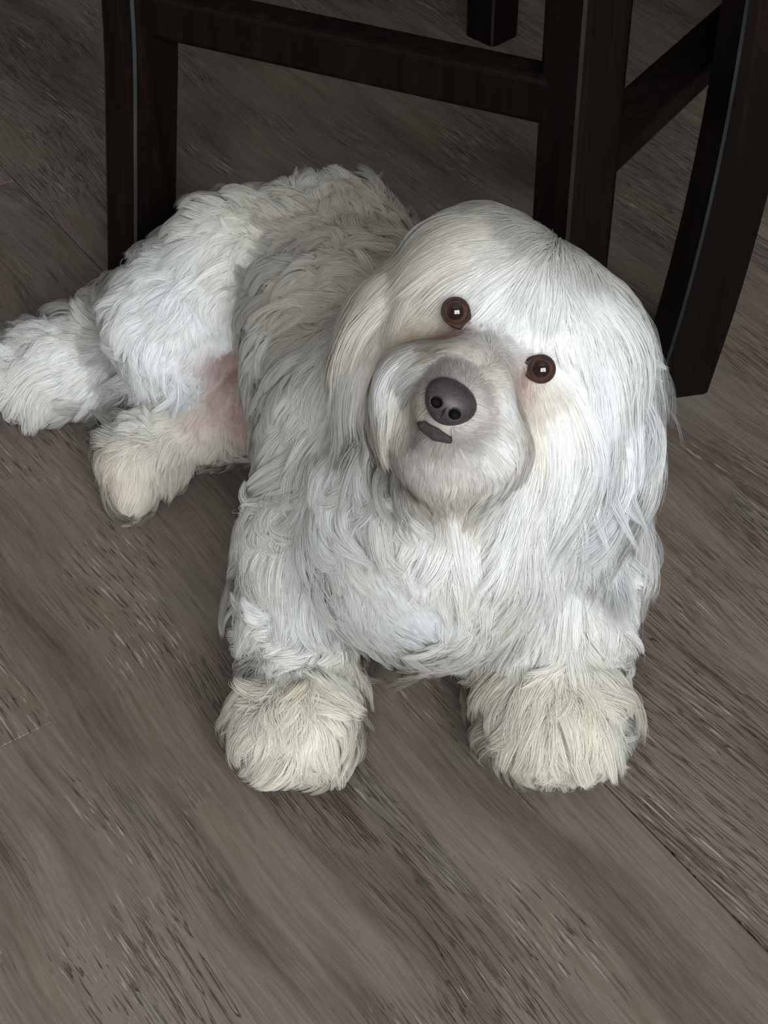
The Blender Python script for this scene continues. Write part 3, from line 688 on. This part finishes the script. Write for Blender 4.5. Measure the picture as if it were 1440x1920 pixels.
# keep eyes, nose and lips clear of hair
keep = ~((n0[:, 2] < -.15) & (root[:, 2] < .02) & (pts[:, -1, 2] < .004))     # no hair trapped under the paws
for c, r in EYES:
    a = unit(CO - c); q = pts - c; al = q @ a; rad = np.linalg.norm(q - al[..., None] * a, axis=-1)
    keep &= ~(((rad < r * 0.80) & (al > -.004) & (al < .03)).any(1))
q = pts - NC; al = q @ HF
keep &= ~(((np.sqrt(((q @ HR) / .0098) ** 2 + ((q @ HUp - .0006) / .0080) ** 2) < 1) & (al > -.006)).any(1))
for (p, r), (p2, r2) in zip(LIPS, LIPS[1:]):
    d = p2 - p; q = pts - p; h = np.clip((q @ d) / (d @ d), 0, 1); q = q - h[..., None] * d; al = q @ HF
    keep &= ~(((np.linalg.norm(q - al[..., None] * HF, axis=-1) < (r + (r2 - r) * h) * .85) & (al > -.002)).any(1))
# colour: per-hair and per-lock variation of the coat
lockw = np.clip(rng.normal(.0, 1, (N_TF, 1)), 0, 2)[tuft] * .5 + np.clip(rng.normal(0, 1, (M_CL, 1)), 0, 2)[near] * .5
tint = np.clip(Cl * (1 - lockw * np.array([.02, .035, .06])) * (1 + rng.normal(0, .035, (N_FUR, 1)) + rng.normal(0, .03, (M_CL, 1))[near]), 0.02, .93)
# regions of the coat, each a part of its own
def cdist(p, chain):
    b = np.full(len(p), 9.0)
    for (a, r), (c, s) in zip(chain, chain[1:]):
        d = np.asarray(c) - a; h = np.clip(((p - a) @ d) / (d @ d), 0, 1); b = np.minimum(b, np.linalg.norm(p - a - h[:, None] * d, axis=1) - (r + (s - r) * h))
    return b
head_c = PD(935, 690, .75)
reg = np.full(N_FUR, 0)
dl = np.stack([cdist(root, FL[1:]), cdist(root, FR[1:]), cdist(root, HU[1:]), cdist(root, HL[1:])], 1)
lg = dl.argmin(1); isleg = dl.min(1) < .006
reg[isleg] = 1 + lg[isleg]
dm = np.min([cdist(root, c_) for c_ in (MUZ, PAD_L, PAD_R, CHIN)], axis=0)
dh = np.minimum(np.linalg.norm(root - PD(955, 628, .768), axis=1) - .049, cdist(root, [(PD(905, 560, .765), .042), (PD(1045, 650, .768), .041)]))
dh = np.minimum(dh, np.linalg.norm(root - PD(1010, 800, .760), axis=1) - .040)
reg[(dh < .012) & (own == 0)] = 5; reg[(dm < .006) & (own == 0)] = 6; reg[own == 1] = 7; reg[own == 2] = 8
# loose locks that stick out of the outline
LOCKS = [([(1150, 860), (1180, 925), (1216, 1002)], 70, 8), ([(1130, 880), (1155, 955), (1194, 1028)], 70, 8), ([(1165, 850), (1192, 890), (1215, 918)], 40, 8), ([(1100, 920), (1120, 985), (1142, 1035)], 80, 8),
 ([(1140, 900), (1172, 960), (1205, 985)], 50, 8), ([(1185, 682), (1222, 678), (1250, 692)], 60, 8), ([(1190, 700), (1226, 698), (1243, 716)], 60, 8), ([(1175, 700), (1228, 785), (1246, 850), (1222, 908)], 120, 8),
 ([(1185, 740), (1238, 800), (1250, 860), (1236, 896)], 120, 8), ([(1205, 780), (1240, 850), (1228, 915)], 80, 8), ([(1230, 740), (1284, 808), (1294, 862)], 3, 8),
 ([(470, 1335), (438, 1342), (412, 1358)], 30, 1), ([(470, 1355), (440, 1362), (410, 1378)], 30, 1), ([(655, 1275), (690, 1274), (714, 1278)], 25, 1), ([(660, 1330), (690, 1350), (702, 1372)], 40, 1),
 ([(650, 1180), (664, 1215), (670, 1245)], 30, 1), ([(680, 1165), (692, 1200), (698, 1228)], 30, 1), ([(925, 1275), (890, 1302), (876, 1290)], 50, 2), ([(930, 1330), (905, 1352), (896, 1375)], 40, 2),
 ([(1140, 1350), (1170, 1345), (1188, 1332)], 40, 2), ([(1140, 1385), (1172, 1388), (1194, 1384)], 50, 2), ([(1130, 1420), (1160, 1435), (1180, 1440)], 50, 2),
 ([(560, 352), (552, 330), (556, 312)], 30, 0), ([(620, 345), (622, 322), (632, 306)], 30, 0), ([(690, 350), (704, 332), (720, 322)], 30, 0), ([(440, 452), (420, 428), (412, 404)], 40, 3),
 ([(150, 600), (138, 575), (132, 556)], 40, 3), ([(190, 585), (182, 560), (186, 538)], 40, 3), ([(230, 560), (226, 540), (236, 522)], 40, 3), ([(100, 625), (84, 604), (82, 588)], 40, 3), ([(200, 790), (178, 772), (164, 768)], 50, 4), ([(205, 820), (182, 808), (166, 812)], 50, 4)]
lp, lt, ln_, lr, ll = [], [], [], [], []
for pxs, cnt, rg in LOCKS:
    q0 = march([pxs[0][0]], [pxs[0][1]])[0]; dep = (q0 - CO) @ CR[2]
    q = np.array([PD(x, y, dep - .004 * i / len(pxs)) for i, (x, y) in enumerate(pxs)]); q += q0 - q[0]
    cum = np.r_[0, np.cumsum(np.linalg.norm(np.diff(q, axis=0), axis=1))]
    u_ = np.linspace(0, cum[-1], K); c_ = np.stack([np.interp(u_, cum, q[:, i]) for i in range(3)], 1)
    for _ in range(2): c_[1:-1] = .25 * c_[:-2] + .5 * c_[1:-1] + .25 * c_[2:]
    tl = np.linspace(0, 1, K)[None, :, None]; jr = rng.normal(0, .0022 if cnt > 5 else .0006, (cnt, 1, 3)); sc_l = rng.uniform(.7, 1.05, (cnt, 1, 1))
    P_ = c_[0] + (c_[None] - c_[0]) * sc_l + jr * (1 - .8 * tl); P_[..., 2] = np.maximum(P_[..., 2], .0012)
    lp.append(P_); lt.append(np.clip(np.repeat(groom(q0[None])[4], cnt, 0) * (1 + rng.normal(0, .03, (cnt, 1))), .02, .93))
    ln_.append(np.repeat(unit(tri(GR, q0[None])), cnt, 0)); lr += [rg] * cnt; ll += [.03] * cnt
pts = np.concatenate([pts] + lp); tint = np.concatenate([tint] + lt); n0 = np.concatenate([n0] + ln_); reg = np.concatenate([reg, lr]); Ln = np.concatenate([Ln, ll]); keep = np.concatenate([keep, np.ones(len(lr), bool)])
NAMES = [('coat', dog), ('foreleg_fur', dog), ('foreleg_fur', dog), ('hind_leg_fur', dog), ('hind_leg_fur', dog), ('head_fur', dog), ('muzzle_fur', dog), ('ear_fur', ear_l), ('ear_fur', ear_r)]
prof = np.array([1, 1, .95, .9, .8, .65, .45, .15])
for k, (nm, par) in enumerate(NAMES):
    s = np.flatnonzero((reg == k) & keep)
    if not len(s): continue
    cu = bpy.data.hair_curves.new(nm); cu.add_curves([K] * len(s))
    cu.attributes['position'].data.foreach_set('vector', (pts[s] - DOFF).astype(np.float32).ravel())
    ra = cu.attributes.get('radius') or cu.attributes.new('radius', 'FLOAT', 'POINT')
    base_r = np.where(Ln[s] > .016, .000165, .00014)[:, None] * rng.uniform(.8, 1.2, (len(s), 1))
    ra.data.foreach_set('value', (base_r * prof[None]).astype(np.float32).ravel())
    a = cu.attributes.new('tint', 'FLOAT_COLOR', 'CURVE'); a.data.foreach_set('color', np.concatenate([tint[s], np.ones((len(s), 1))], 1).astype(np.float32).ravel())
    a = cu.attributes.new('root_normal', 'FLOAT_VECTOR', 'CURVE'); a.data.foreach_set('vector', n0[s].astype(np.float32).ravel())
    cu.materials.append(M_FUR)
    o = link(nm, cu, par); o['kind'] = 'stuff'
